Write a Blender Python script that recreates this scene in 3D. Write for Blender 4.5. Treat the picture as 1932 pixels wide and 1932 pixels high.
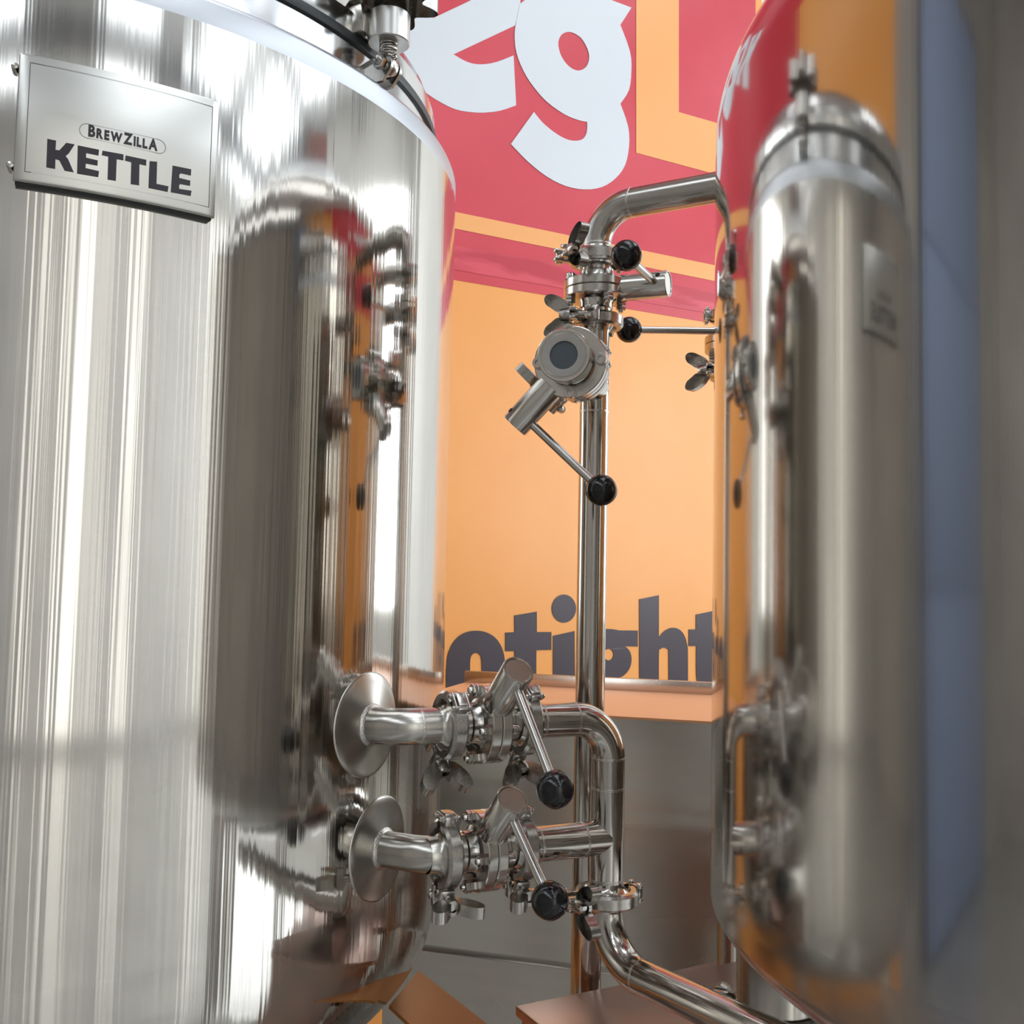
import bpy, bmesh, math, random
from mathutils import Vector, Matrix
from mathutils.geometry import tessellate_polygon

for o in list(bpy.data.objects):
    bpy.data.objects.remove(o, do_unlink=True)
SC = bpy.context.scene
COL = SC.collection
H = 1.30                                  # eye height above the floor
F, CX, CY = 1932.0, 966.0, 966.0
PITCH, ROLL = math.radians(3.7), math.radians(1.15)

# ------------------------------------------------------------------ camera
cam = bpy.data.cameras.new('camera')
cam.sensor_width = 36.0; cam.lens = 36.0
cam.clip_start = 0.02; cam.clip_end = 100
cam_o = bpy.data.objects.new('camera', cam); COL.objects.link(cam_o)
cam_o.matrix_world = (Matrix.Translation((0, 0, H)) @ Matrix.Rotation(math.radians(90) + PITCH, 4, 'X')
                      @ Matrix.Rotation(ROLL, 4, 'Z'))
SC.camera = cam_o

# ------------------------------------------------------------------ world, exposure
w = bpy.data.worlds.new('world'); SC.world = w; w.use_nodes = True
w.node_tree.nodes['Background'].inputs[0].default_value = (0.75, 0.85, 1.0, 1)
w.node_tree.nodes['Background'].inputs[1].default_value = 0.35
SC.view_settings.view_transform = 'Standard'
SC.view_settings.look = 'None'
SC.view_settings.gamma = 1.0
SC.view_settings.use_curve_mapping = False
SC.view_settings.exposure = -0.10
SKYLIGHT_POWER, STREAK_POWER, SIDEWIN_POWER = 3.0, 1.5, 5.5

# ------------------------------------------------------------------ pixel helpers
def ray(px, py):
    u = (px - CX) / F; v = -(py - CY) / F
    c, s = math.cos(ROLL), math.sin(ROLL)
    u0, v0 = u * c - v * s, u * s + v * c
    cp, sp = math.cos(PITCH), math.sin(PITCH)
    return Vector((u0, cp - v0 * sp, sp + v0 * cp))
def at(px, py, depth):
    d = ray(px, py); return d * (depth / d.y) + Vector((0, 0, H))
def on_cyl(px, py, c, r):
    d = ray(px, py); A = d.x ** 2 + d.y ** 2; B = d.x * c[0] + d.y * c[1]
    t = (B - math.sqrt(B * B - A * (c[0] ** 2 + c[1] ** 2 - r * r))) / A
    return d * t + Vector((0, 0, H))
def on_z(px, py, z):
    d = ray(px, py); return d * ((z - H) / d.z) + Vector((0, 0, H))
WB = math.radians(31.0); WT = 2.30            # mural wall: angle and distance
E1 = Vector((math.cos(WB), math.sin(WB), 0)); E2 = Vector((-math.sin(WB), math.cos(WB), 0))
def room(s, t, z): return E1 * s + E2 * t + Vector((0, 0, z))
def on_wall(px, py):
    d = ray(px, py); p = d * (WT / d.dot(E2)); return (p.dot(E1), p.z + H)

# ------------------------------------------------------------------ materials
def mat(name, col, rough=0.5, metal=0.0, spec=0.5, emit=None, power=0.0, coat=0.0):
    m = bpy.data.materials.new(name); m.use_nodes = True
    b = m.node_tree.nodes['Principled BSDF']
    b.inputs['Base Color'].default_value = (*col, 1)
    b.inputs['Roughness'].default_value = rough
    b.inputs['Metallic'].default_value = metal
    b.inputs['Specular IOR Level'].default_value = spec
    b.inputs['Coat Weight'].default_value = coat
    if emit:
        b.inputs['Emission Color'].default_value = (*emit, 1); b.inputs['Emission Strength'].default_value = power
    return m
def N(m, t, **kw):
    n = m.node_tree.nodes.new(t)
    for k, v in kw.items(): setattr(n, k, v)
    return n
def L(m, a, b): m.node_tree.links.new(a, b)
def noise_col(m, c1, c2, scale=(1, 1, 1), nscale=5.0, detail=4, lo=0.35, hi=0.65, coord='Object'):
    tc = N(m, 'ShaderNodeTexCoord'); mp = N(m, 'ShaderNodeMapping'); mp.inputs['Scale'].default_value = scale
    nz = N(m, 'ShaderNodeTexNoise'); nz.inputs['Scale'].default_value = nscale; nz.inputs['Detail'].default_value = detail
    cr = N(m, 'ShaderNodeValToRGB'); cr.color_ramp.elements[0].position = lo; cr.color_ramp.elements[1].position = hi
    cr.color_ramp.elements[0].color = (*c1, 1); cr.color_ramp.elements[1].color = (*c2, 1)
    L(m, tc.outputs[coord], mp.inputs[0]); L(m, mp.outputs[0], nz.inputs[0]); L(m, nz.outputs[0], cr.inputs[0])
    L(m, cr.outputs[0], m.node_tree.nodes['Principled BSDF'].inputs['Base Color'])
    return m
def steel(name, col=(0.60, 0.575, 0.54), rough=0.16, grain=(30, 30, 30), gs=10.0, bump=0.0, rvar=0.06):
    m = mat(name, col, rough, 1.0)
    b = m.node_tree.nodes['Principled BSDF']
    tc = N(m, 'ShaderNodeTexCoord'); mp = N(m, 'ShaderNodeMapping'); mp.inputs['Scale'].default_value = grain
    nz = N(m, 'ShaderNodeTexNoise'); nz.inputs['Scale'].default_value = gs; nz.inputs['Detail'].default_value = 3
    mr = N(m, 'ShaderNodeMapRange'); mr.inputs['To Min'].default_value = max(0.02, rough - rvar); mr.inputs['To Max'].default_value = rough + rvar
    L(m, tc.outputs['Object'], mp.inputs[0]); L(m, mp.outputs[0], nz.inputs[0]); L(m, nz.outputs[0], mr.inputs[0]); L(m, mr.outputs[0], b.inputs['Roughness'])
    if bump:
        bp = N(m, 'ShaderNodeBump'); bp.inputs['Strength'].default_value = 1; bp.inputs['Distance'].default_value = bump
        L(m, nz.outputs[0], bp.inputs['Height']); L(m, bp.outputs[0], b.inputs['Normal'])
    return m
def tank_steel(name, col, rough, streak, aniso=0.5, fine=60.0):
    """rolled sheet: fine streaks that run up the shell, grain around it"""
    m = mat(name, col, rough, 1.0); b = m.node_tree.nodes['Principled BSDF']
    b.inputs['Anisotropic'].default_value = aniso
    tg = N(m, 'ShaderNodeTangent'); tg.direction_type = 'RADIAL'; tg.axis = 'Z'
    L(m, tg.outputs[0], b.inputs['Tangent'])
    tc = N(m, 'ShaderNodeTexCoord'); sx = N(m, 'ShaderNodeSeparateXYZ'); L(m, tc.outputs['Object'], sx.inputs[0])
    an = N(m, 'ShaderNodeMath', operation='ARCTAN2'); L(m, sx.outputs[1], an.inputs[0]); L(m, sx.outputs[0], an.inputs[1])
    cb = N(m, 'ShaderNodeCombineXYZ'); L(m, an.outputs[0], cb.inputs[0])
    mz = N(m, 'ShaderNodeMath', operation='MULTIPLY'); mz.inputs[1].default_value = 0.012; L(m, sx.outputs[2], mz.inputs[0]); L(m, mz.outputs[0], cb.inputs[1])
    n1 = N(m, 'ShaderNodeTexNoise'); n1.inputs['Scale'].default_value = fine; n1.inputs['Detail'].default_value = 3; n1.inputs['Roughness'].default_value = 0.55
    L(m, cb.outputs[0], n1.inputs[0])
    bp = N(m, 'ShaderNodeBump'); bp.inputs['Strength'].default_value = 1; bp.inputs['Distance'].default_value = streak
    L(m, n1.outputs[0], bp.inputs['Height']); L(m, bp.outputs[0], b.inputs['Normal'])
    n2 = N(m, 'ShaderNodeTexNoise'); n2.inputs['Scale'].default_value = 3.0; n2.inputs['Detail'].default_value = 5
    L(m, tc.outputs['Object'], n2.inputs[0])
    mr = N(m, 'ShaderNodeMapRange'); mr.inputs['From Min'].default_value = 0.3; mr.inputs['From Max'].default_value = 0.7
    mr.inputs['To Min'].default_value = rough * 0.75; mr.inputs['To Max'].default_value = rough * 1.3
    L(m, n2.outputs[0], mr.inputs[0]); L(m, mr.outputs[0], b.inputs['Roughness'])
    return m

M = {}
M['shell_l'] = tank_steel('kettle_steel', (0.64, 0.62, 0.58), 0.085, 0.00060, 0.6, 28)
M['shell_r'] = tank_steel('tun_steel', (0.60, 0.57, 0.53), 0.085, 0.00008, 0.5, 30)
M['satin'] = steel('satin_steel', (0.50, 0.52, 0.55), 0.36, (1, 1, 60), 6, 0, 0.05)
M['head'] = steel('head_steel', (0.57, 0.55, 0.52), 0.17, (4, 4, 4), 6, 0, 0.06)
M['neck'] = steel('neck_steel', (0.68, 0.68, 0.68), 0.13, (8, 8, 8), 6, 0, 0.04)
M['pipe'] = steel('pipe_steel', (0.56, 0.53, 0.49), 0.13, (10, 10, 10), 8, 0, 0.05)
M['pipe_dull'] = steel('dull_pipe_steel', (0.52, 0.50, 0.46), 0.22, (10, 10, 10), 8, 0, 0.05)
M['weld'] = steel('weld_steel', (0.62, 0.60, 0.57), 0.25, (60, 60, 60), 10, 0.0004, 0.1)
M['cast'] = steel('cast_steel', (0.50, 0.48, 0.45), 0.24, (40, 40, 40), 10, 0.00006, 0.08)
M['machined'] = steel('machined_steel', (0.62, 0.60, 0.56), 0.19, (12, 12, 12), 8, 0, 0.05)
M['bolt'] = steel('bolt_steel', (0.60, 0.58, 0.55), 0.18)
M['pad'] = steel('pad_steel', (0.46, 0.44, 0.40), 0.25, (3, 3, 3), 6, 0, 0.02)
M['plate'] = steel('plate_steel', (0.62, 0.615, 0.585), 0.30, (2, 2, 90), 6, 0, 0.05)
M['black'] = mat('black_plastic', (0.008, 0.008, 0.009), 0.12, 0, 0.5)
M['rubber'] = mat('rubber', (0.02, 0.024, 0.026), 0.5)
M['hole'] = mat('dark_hole', (0.01, 0.01, 0.01), 0.6)
M['sight'] = mat('sight_glass', (0.09, 0.11, 0.13), 0.3, 0, 0.5)
M['seal'] = mat('seal', (0.42, 0.40, 0.37), 0.5)
M['ink'] = mat('ink', (0.022, 0.016, 0.024), 0.45)
M['engrave'] = mat('engraved_line', (0.10, 0.095, 0.09), 0.5)
M['orange'] = noise_col(mat('mural_orange', (0.87, 0.36, 0.09), 0.27, 0, 0.5), (0.86, 0.36, 0.085), (0.89, 0.385, 0.10), nscale=3)
M['stripe'] = mat('mural_stripe', (0.87, 0.40, 0.13), 0.27, 0, 0.45)
M['red'] = noise_col(mat('mural_red', (0.6, 0.045, 0.07), 0.27, 0, 0.5), (0.58, 0.034, 0.056), (0.62, 0.042, 0.066), nscale=3)
M['scuff'] = noise_col(mat('mural_scuffed_red', (0.5, 0.03, 0.05), 0.27, 0, 0.45), (0.50, 0.028, 0.05), (0.66, 0.07, 0.10), (1.2, 1, 7), 4, 6, 0.42, 0.62)
M['white'] = mat('mural_white', (0.66, 0.70, 0.74), 0.27, 0, 0.45)
M['dark'] = mat('mural_dark', (0.055, 0.042, 0.052), 0.27, 0, 0.45)
M['bench'] = steel('bench_steel', (0.66, 0.65, 0.61), 0.27, (0.25, 0.25, 2.2), 3, 0.006, 0.05)
M['ledge'] = mat('ledge_peach_reflection', (0.80, 0.42, 0.22), 0.4)  # blurred reflection of the orange wall, painted as the top's colour
M['trim'] = steel('trim_steel', (0.6, 0.55, 0.52), 0.25)
M['box'] = noise_col(mat('copper_tint_steel', (0.6, 0.42, 0.36), 0.3, 0.85), (0.66, 0.43, 0.36), (0.50, 0.40, 0.36), nscale=7)
M['orange_reflection'] = mat('orange_lit_sheet', (0.62, 0.27, 0.09), 0.35, 0.6)  # reflected orange put into the sheet's base colour
M['concrete'] = noise_col(mat('sealed_concrete', (0.3, 0.29, 0.28), 0.12, 0, 0.9, coat=0.6), (0.30, 0.29, 0.27), (0.38, 0.37, 0.34), nscale=2)
M['plaster'] = noise_col(mat('plaster', (0.7, 0.7, 0.68), 0.8), (0.66, 0.65, 0.62), (0.74, 0.73, 0.70), nscale=1.5)
M['grey_wall'] = noise_col(mat('grey_wall', (0.4, 0.37, 0.34), 0.8), (0.35, 0.32, 0.29), (0.44, 0.41, 0.37), nscale=1.5)
M['roof'] = mat('roof_sheet', (0.74, 0.76, 0.78), 0.5)
M['beam'] = mat('beam_paint', (0.16, 0.16, 0.17), 0.5)
M['blue'] = mat('blue_sky_panel', (0.27, 0.34, 0.50), 0.6)  # blue of daylight sky put into the panel colour
M['frame'] = mat('window_frame', (0.12, 0.12, 0.13), 0.5)
M['skypane'] = mat('skylight_pane', (0.8, 0.85, 0.9), 0.5, emit=(0.88, 0.94, 1.0), power=SKYLIGHT_POWER)
M['streak_pane'] = mat('back_streak_pane', (0.8, 0.8, 0.8), 0.5, emit=(1.0, 0.98, 0.90), power=STREAK_POWER)  # glow of the strips added behind the camera
M['sidepane'] = mat('side_window_pane', (0.8, 0.8, 0.8), 0.5, emit=(0.90, 0.95, 1.0), power=SIDEWIN_POWER)

# ------------------------------------------------------------------ mesh helpers
class G:
    """verts and faces of one part"""
    def __init__(s): s.v = []; s.f = []
    def add(s, vs, fs, mx=None):
        k = len(s.v)
        s.v += [tuple(mx @ Vector(p)) if mx else tuple(p) for p in vs]
        s.f += [tuple(i + k for i in f) for f in fs]; return s
def basis(d):
    d = Vector(d).normalized(); a = Vector((0, 0, 1)) if abs(d.z) < 0.9 else Vector((1, 0, 0))
    x = a.cross(d).normalized(); return x, d.cross(x), d
def frame(o, z, x=None):
    z = Vector(z).normalized()
    if x is None: X, Y, _ = basis(z)
    else:
        X = Vector(x); X = (X - z * X.dot(z)).normalized(); Y = z.cross(X)
    m = Matrix.Identity(4)
    for i in range(3): m[i][0], m[i][1], m[i][2], m[i][3] = X[i], Y[i], z[i], o[i]
    return m
def lathe(g, prof, seg=40, mx=None, a0=0.0, a1=2 * math.pi, caps=True):
    """profile [(r, z)] around local Z"""
    full = abs(a1 - a0 - 2 * math.pi) < 1e-6
    n = seg if full else seg + 1
    vs, fs = [], []
    for r, z in prof:
        for i in range(n):
            a = a0 + (a1 - a0) * i / seg; vs.append((r * math.cos(a), r * math.sin(a), z))
    for j in range(len(prof) - 1):
        for i in range(seg):
            i2 = (i + 1) % n
            fs.append((j * n + i, j * n + i2, (j + 1) * n + i2, (j + 1) * n + i))
    if caps and full:
        if prof[0][0] > 1e-6: fs.append(tuple(reversed(range(n))))
        if prof[-1][0] > 1e-6: fs.append(tuple(range((len(prof) - 1) * n, len(prof) * n)))
    return g.add(vs, fs, mx)
def ring(g, prof, seg=40, mx=None, a0=0.0, a1=2 * math.pi):
    """closed profile around local Z, ends capped when it is an arc"""
    full = abs(a1 - a0 - 2 * math.pi) < 1e-6
    n = seg if full else seg + 1; k = len(prof); vs, fs = [], []
    for r, z in prof:
        for i in range(n):
            a = a0 + (a1 - a0) * i / seg; vs.append((r * math.cos(a), r * math.sin(a), z))
    for j in range(k):
        j2 = (j + 1) % k
        for i in range(seg):
            i2 = (i + 1) % n; fs.append((j * n + i, j * n + i2, j2 * n + i2, j2 * n + i))
    if not full:
        fs.append(tuple(j * n for j in range(k))); fs.append(tuple(j * n + seg for j in reversed(range(k))))
    return g.add(vs, fs, mx)
def tube(g, pts, r, seg=24, caps=True, radii=None):
    pts = [Vector(p) for p in pts]; n = len(pts); vs, fs = [], []
    t0 = (pts[1] - pts[0]).normalized(); X, Y, _ = basis(t0)
    prev = t0
    for k, p in enumerate(pts):
        t = (pts[min(k + 1, n - 1)] - pts[max(k - 1, 0)]).normalized()
        q = prev.rotation_difference(t); X = q @ X; Y = q @ Y; prev = t
        rr = radii[k] if radii else r
        for i in range(seg):
            a = 2 * math.pi * i / seg; vs.append(p + X * (rr * math.cos(a)) + Y * (rr * math.sin(a)))
    for k in range(n - 1):
        for i in range(seg):
            j = (i + 1) % seg; fs.append((k * seg + i, k * seg + j, (k + 1) * seg + j, (k + 1) * seg + i))
    if caps: fs.append(tuple(reversed(range(seg)))); fs.append(tuple(range((n - 1) * seg, n * seg)))
    return g.add(vs, fs)
def fillet(pts, R, n=14):
    """polyline with rounded corners, plus where each bend begins and ends"""
    pts = [Vector(p) for p in pts]; out = [pts[0]]; ends = []
    for k in range(1, len(pts) - 1):
        a = (pts[k - 1] - pts[k]).normalized(); b = (pts[k + 1] - pts[k]).normalized()
        ang = a.angle(b); d = R / math.tan(ang / 2)
        c = pts[k] + (a + b).normalized() * (R / math.sin(ang / 2))
        p0 = pts[k] + a * d; p1 = pts[k] + b * d; u = (p0 - c); v = (p1 - c); w_ = u.angle(v)
        for i in range(n + 1):
            t = i / n; out.append(c + (u * math.sin((1 - t) * w_) + v * math.sin(t * w_)) / math.sin(w_))
        ends += [(p0, -a), (p1, b)]
    out.append(pts[-1]); return out, ends
def box(g, c, size, mx=None, bev=0.0):
    bm = bmesh.new(); bmesh.ops.create_cube(bm, size=1.0)
    for v in bm.verts: v.co = Vector((v.co.x * size[0] + c[0], v.co.y * size[1] + c[1], v.co.z * size[2] + c[2]))
    if bev: bmesh.ops.bevel(bm, geom=bm.edges[:], offset=bev, segments=2, affect='EDGES', profile=0.5)
    bm.verts.index_update()
    g.add([v.co.copy() for v in bm.verts], [tuple(v.index for v in f.verts) for f in bm.faces], mx); bm.free(); return g
def sphere(g, c, r, seg=32, rings=18):
    prof = [(r * math.sin(math.pi * k / rings), -r * math.cos(math.pi * k / rings)) for k in range(rings + 1)]
    prof[0] = (1e-5, -r); prof[-1] = (1e-5, r)
    return lathe(g, prof, seg, Matrix.Translation(c), caps=False)
def slab(g, loops, fmap, t0, t1):
    """2-D outline (first loop) with holes, mapped by fmap(x, y, height) and given thickness"""
    loops = [list(l) for l in loops]
    flat = [p for l in loops for p in l]; n = len(flat)
    tris = tessellate_polygon([[Vector((p[0], p[1], 0)) for p in l] for l in loops])
    vs = [fmap(p[0], p[1], t1) for p in flat] + [fmap(p[0], p[1], t0) for p in flat]
    fs = []
    for a, b, c in tris:
        pa, pb, pc = flat[a], flat[b], flat[c]
        s = (pb[0] - pa[0]) * (pc[1] - pa[1]) - (pb[1] - pa[1]) * (pc[0] - pa[0])
        if s < 0: a, b, c = a, c, b
        fs.append((a, b, c))
    k = 0
    for l in loops:
        m = len(l)
        for i in range(m): fs.append((k + i, k + (i + 1) % m, n + k + (i + 1) % m, n + k + i))
        k += m
    return g.add(vs, fs)
def smooth_loop(pts, sub=3):
    """Catmull-Rom through a closed loop; points given as (x, y, 1) are corners"""
    n = len(pts); out = []
    for i in range(n):
        p1, p2 = pts[i], pts[(i + 1) % n]
        c1, c2 = len(p1) > 2, len(p2) > 2
        p0 = p1 if c1 else pts[i - 1]; p3 = p2 if c2 else pts[(i + 2) % n]
        m = 1 if (c1 and c2) else sub
        for k in range(m):
            t = k / m
            out.append(tuple(0.5 * (2 * p1[a] + (p2[a] - p0[a]) * t + (2 * p0[a] - 5 * p1[a] + 4 * p2[a] - p3[a]) * t * t
                                    + (3 * p1[a] - p0[a] - 3 * p2[a] + p3[a]) * t ** 3) for a in (0, 1)))
    return out
def mesh(name, g, m, sharp=32, flip=True):
    me = bpy.data.meshes.new(name); me.from_pydata(g.v, [], g.f); me.validate()
    if flip:
        bm = bmesh.new(); bm.from_mesh(me); bmesh.ops.recalc_face_normals(bm, faces=bm.faces[:]); bm.to_mesh(me); bm.free()
    me.materials.append(M[m]); me.shade_smooth(); me.set_sharp_from_angle(angle=math.radians(sharp)); return me
def thing(name, label, cat, loc=(0, 0, 0), group=None, mx=None, kind=None):
    o = bpy.data.objects.new(name, None); COL.objects.link(o); o.empty_display_size = 0.05
    if mx is not None: o.matrix_world = mx
    else: o.location = loc
    if kind: o['kind'] = kind
    if label: o['label'] = label
    if cat: o['category'] = cat
    if group: o['group'] = group
    return o
def part(root, name, g, m, label=None, loc=None, sharp=32, world=False):
    """one mesh under root; with world=True the verts are world positions"""
    if world:
        base = Vector(root.location) if root.parent is None else Vector(root.parent.location) + Vector(root.location)
        g.v = [tuple(Vector(p) - base) for p in g.v]
    o = bpy.data.objects.new(name, mesh(name, g, m, sharp)); COL.objects.link(o); o.parent = root
    if label: o['label'] = label
    return o
CACHE = {}
def shared(root, name, key, m, build, label=None):
    if key not in CACHE:
        g = G(); build(g); CACHE[key] = mesh(name, g, m)
    o = bpy.data.objects.new(name, CACHE[key]); COL.objects.link(o); o.parent = root
    if label: o['label'] = label
    return o
def struct(name, g, m, sharp=32):
    o = bpy.data.objects.new(name, mesh(name, g, m, sharp)); COL.objects.link(o); o['kind'] = 'structure'; return o

UP = Vector((0, 0, 1))
C1 = Vector((-0.6165, 1.3448, H)); R1 = 0.531
C2 = Vector((0.7316, 0.9785, H)); R2 = 0.529

# ================================================================== the room
S0, S1, T0, HC = -4.6, 6.2, -6.2, 4.7
RM = Matrix(((E1.x, E2.x, 0, 0), (E1.y, E2.y, 0, 0), (0, 0, 1, 0), (0, 0, 0, 1)))   # room axes to world
def rbox(g, s0, s1, t0, t1, z0, z1, bev=0): return box(g, ((s0 + s1) / 2, (t0 + t1) / 2, (z0 + z1) / 2), (s1 - s0, t1 - t0, z1 - z0), RM, bev)
struct('floor', rbox(G(), S0 - .1, S1 + .1, T0 - .1, WT + .1, -0.1, 0), 'concrete')
# corrugated roof sheet with skylights set into it
g = G(); rib = 0.18; n = int((S1 - S0) / rib); prof = []
for i in range(n + 1):
    s = S0 + i * rib
    prof += [(s, 0), (s + rib * .55, 0), (s + rib * .65, .035), (s + rib * .9, .035)]
vs, fs = [], []
for s, dz in prof:
    vs += [room(s, T0 - .1, HC + dz), room(s, WT + .1, HC + dz)]
for i in range(len(prof) - 1): fs.append((2 * i, 2 * i + 1, 2 * i + 3, 2 * i + 2))
ceil_o = struct('ceiling', g.add(vs, fs), 'roof')
wn = [0]
def window(s0, s1, t0, t1, z0, z1, m, bars, axis, depth):
    """a glazed opening: pane, outer frame and glazing bars"""
    wn[0] += 1
    r = thing('window_%d' % wn[0], None, None, room((s0 + s1) / 2, (t0 + t1) / 2, z0), kind='structure')
    part(r, 'pane', rbox(G(), s0, s1, t0, t1, z0, z1), m, world=True)
    d = depth
    lo = (s0 if axis == 's' else t0); hi = (s1 if axis == 's' else t1)
    for k in range(bars + 1):
        q = lo + (hi - lo) * k / bars
        if axis == 's': b = rbox(G(), q - .03, q + .03, t0 - d, t1 + d, z0 - .03 if z1 - z0 > .2 else z0 - d, z1 + .03 if z1 - z0 > .2 else z1 + d)
        else: b = rbox(G(), s0 - d, s1 + d, q - .03, q + .03, z0 - .03 if z1 - z0 > .2 else z0 - d, z1 + .03 if z1 - z0 > .2 else z1 + d)
        part(r, 'glazing_bar', b, 'frame', world=True)
for s in (-2.6, 0.4, 2.6, 4.4): window(s, s + 1.1, -5.6, 1.6, HC - .06, HC - .02, 'skypane', 5, 't', .03)
for k, t in enumerate((-4.6, -2.6, -0.6, 1.3)):
    struct('trim_%d' % (k + 1), rbox(G(), S0, S1, t - .06, t + .06, HC - .30, HC - .09), 'beam')
# walls: mural wall ahead, the others behind and beside the camera
ML, MRR = -1.45, 2.27                         # the mural ends here; plain wall beyond on both sides
wall_back = struct('wall_back', rbox(G(), ML, MRR, WT, WT + .1, 0, HC + .05), 'orange')
struct('wall_back_left', rbox(G(), S0 - .1, ML, WT, WT + .1, 0, HC + .05), 'grey_wall')
struct('wall_back_right', rbox(G(), MRR, S1 + .1, WT, WT + .1, 0, HC + .05), 'plaster')
struct('wall_front', rbox(G(), S0 - .1, S1 + .1, T0 - .1, T0, 0, HC + .05), 'plaster')
struct('wall_left', rbox(G(), S0 - .1, S0, T0, WT, 0, HC + .05), 'grey_wall')
struct('wall_right', rbox(G(), S1, S1 + .1, T0, WT, 0, HC + .05), 'plaster')
for sa, sb_ in ((-1.15, -.80), (-.35, .55), (.72, .92), (1.45, 1.85), (2.35, 2.50), (3.55, 3.72), (4.15, 4.75)):     # unseen glowing strips, added as windows to streak the kettle reflection
    window(sa, sb_, T0 + .01, T0 + .04, 0.1, 4.4, 'streak_pane', 1, 's', .02)
window(S1 - .04, S1 - .01, -1.7, 1.9, 1.1, 3.9, 'sidepane', 3, 't', .02)
window(S1 - .04, S1 - .01, -5.7, -2.1, 1.1, 3.9, 'sidepane', 3, 't', .02)
d = thing('door_1', None, None, room(-2.7, WT, 0), kind='structure')  # unseen door added; blue panels stand in for sky in tun reflections
part(d, 'door_frame', rbox(G(), -3.55, -1.85, WT - .05, WT, 0, 3.9), 'frame', world=True)
for k in range(3): part(d, 'sky_panel', rbox(G(), -3.45, -1.95, WT - .08, WT - .05, .02 + k * 1.27, 1.28 + k * 1.27, .006), 'blue', world=True)

# ------------------------------------------------------------------ mural graphics on the back wall (flat print)
lay = [0]
def wmap(p, q, h): return room(p, WT - h, q)
def mural(name, loops, m, z=(760.0, 0.0, 2.76), level=1, sub=3, label=None, smooth=True):
    x0, y0, sc = z; out = []
    for l in loops:
        l2 = smooth_loop(l, sub) if smooth else l
        q = [on_wall(x0 + p[0] / sc, y0 + p[1] / sc) for p in l2]
        out.append([(min(max(a, ML + .002), MRR - .002), b) for a, b in q])
    g = slab(G(), out, wmap, 0.0002, 0.0012 * level)
    o = bpy.data.objects.new(name, mesh(name, g, m)); COL.objects.link(o); o.parent = wall_back
    if label: o['label'] = label
    return o
ZA = (740.0, 0.0, 2.76)
def line(x, a, b): return a[1] + (b[1] - a[1]) * (x - a[0]) / (b[0] - a[0])
def strip(x0, x1, top, bot): return [(x0, line(x0, *top)), (x1, line(x1, *top)), (x1, line(x1, *bot)), (x0, line(x0, *bot))]
def xs_at(s_):                                # enlarged-view x where the wall coordinate s_ is met at the stripe
    lo, hi = -2500, 6000
    for _ in range(50):
        mid = (lo + hi) / 2
        if on_wall(740 + mid / 2.76, 450)[0] < s_: lo = mid
        else: hi = mid
    return lo
XL, XR = xs_at(ML + .03), xs_at(MRR - .03)
REDB = ((310, 1455), (1620, 1675)); ST = ((318, 1103), (1690, 1385)); SB = ((318, 1190), (1690, 1467))
g = G()
redtop = HC - 0.02
sA, zA = on_wall(740 + XL / 2.76, line(XL, *REDB) / 2.76); sB, zB = on_wall(740 + XR / 2.76, line(XR, *REDB) / 2.76)
def wall_poly(name, pts, m, level, label=None):
    o = bpy.data.objects.new(name, mesh(name, slab(G(), [pts], wmap, 0.0002, 0.0012 * level), m)); COL.objects.link(o); o.parent = wall_back
    if label: o['label'] = label
wall_poly('red_field', [(sA, zA), (sB, zB), (sB, redtop), (sA, redtop)], 'red', 1, 'red printed field')
mural('orange_stripe', [strip(XL, XR, ST, SB)], 'stripe', ZA, 2, smooth=False)
mural('scuffed_band', [strip(XL, XR, ((318, 1275), (1690, 1525)), ((318, 1405), (1690, 1640)))], 'scuff', ZA, 2, smooth=False)
c = 1
mural('letter', [[(1268, -420, c), (1490, -420, c), (1490, 585, c), (XR, 585 + (XR - 1490) * .286, c), (XR, 797 + (XR - 1268) * .2694, c), (1268, 797, c)]], 'stripe', ZA, 2, label='orange printed letter L')
mural('letter', [[(643, 550, c), (560, 578), (470, 588), (380, 582), (300, 560), (180, 490), (90, 400), (20, 280), (-10, 150), (0, 20), (50, -120), (160, -240), (300, -300),
                  (430, -300), (540, -250), (620, -150), (660, -60), (665, 20), (650, 90), (636, 135, c), (317, 285, c), (390, 325), (460, 337), (540, 325), (630, 290, c)],
                 [(210, 97, c), (415, 0), (500, -42, c), (470, -95), (400, -135), (320, -130), (250, -80), (212, -10), (203, 50)]], 'white', ZA, 2, label='white printed letter e')
mural('letter', [[(663, 22, c), (640, 130), (635, 200), (645, 280), (680, 370), (730, 450), (800, 530), (890, 595), (960, 625), (1012, 637, c), (1010, 690), (990, 725), (950, 735),
                  (900, 725), (840, 690), (780, 640), (735, 585, c), (615, 752, c), (700, 840), (800, 920), (900, 970), (1000, 988), (1090, 975), (1160, 930), (1210, 860), (1230, 760),
                  (1225, 660), (1185, 542, c), (1230, 470), (1242, 370), (1235, 270), (1185, 132, c), (1243, 42, c), (1130, 0), (1000, -50), (850, -60), (740, -30)],
                 [(862, 240), (868, 200), (890, 175), (930, 170), (980, 200), (1015, 260), (1022, 310), (1005, 352), (965, 370), (920, 350), (880, 300)]], 'white', ZA, 2.6, label='white printed letter g')
mural('letter', [[(-560, -500, c), (-330, -440, c), (-330, -180, c), (-170, -380, c), (60, -330, c), (-150, -60, c), (-10, 330, c), (-210, 290, c), (-300, 40, c), (-330, 70, c),
                  (-330, 280, c), (-560, 230, c)]], 'white', ZA, 2, label='white printed letter K')
ZB = (820.0, 1080.0, 3.331)
def dark(loops, lb): mural('letter', loops, 'dark', ZB, 1.5, label='dark printed letter ' + lb)
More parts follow.
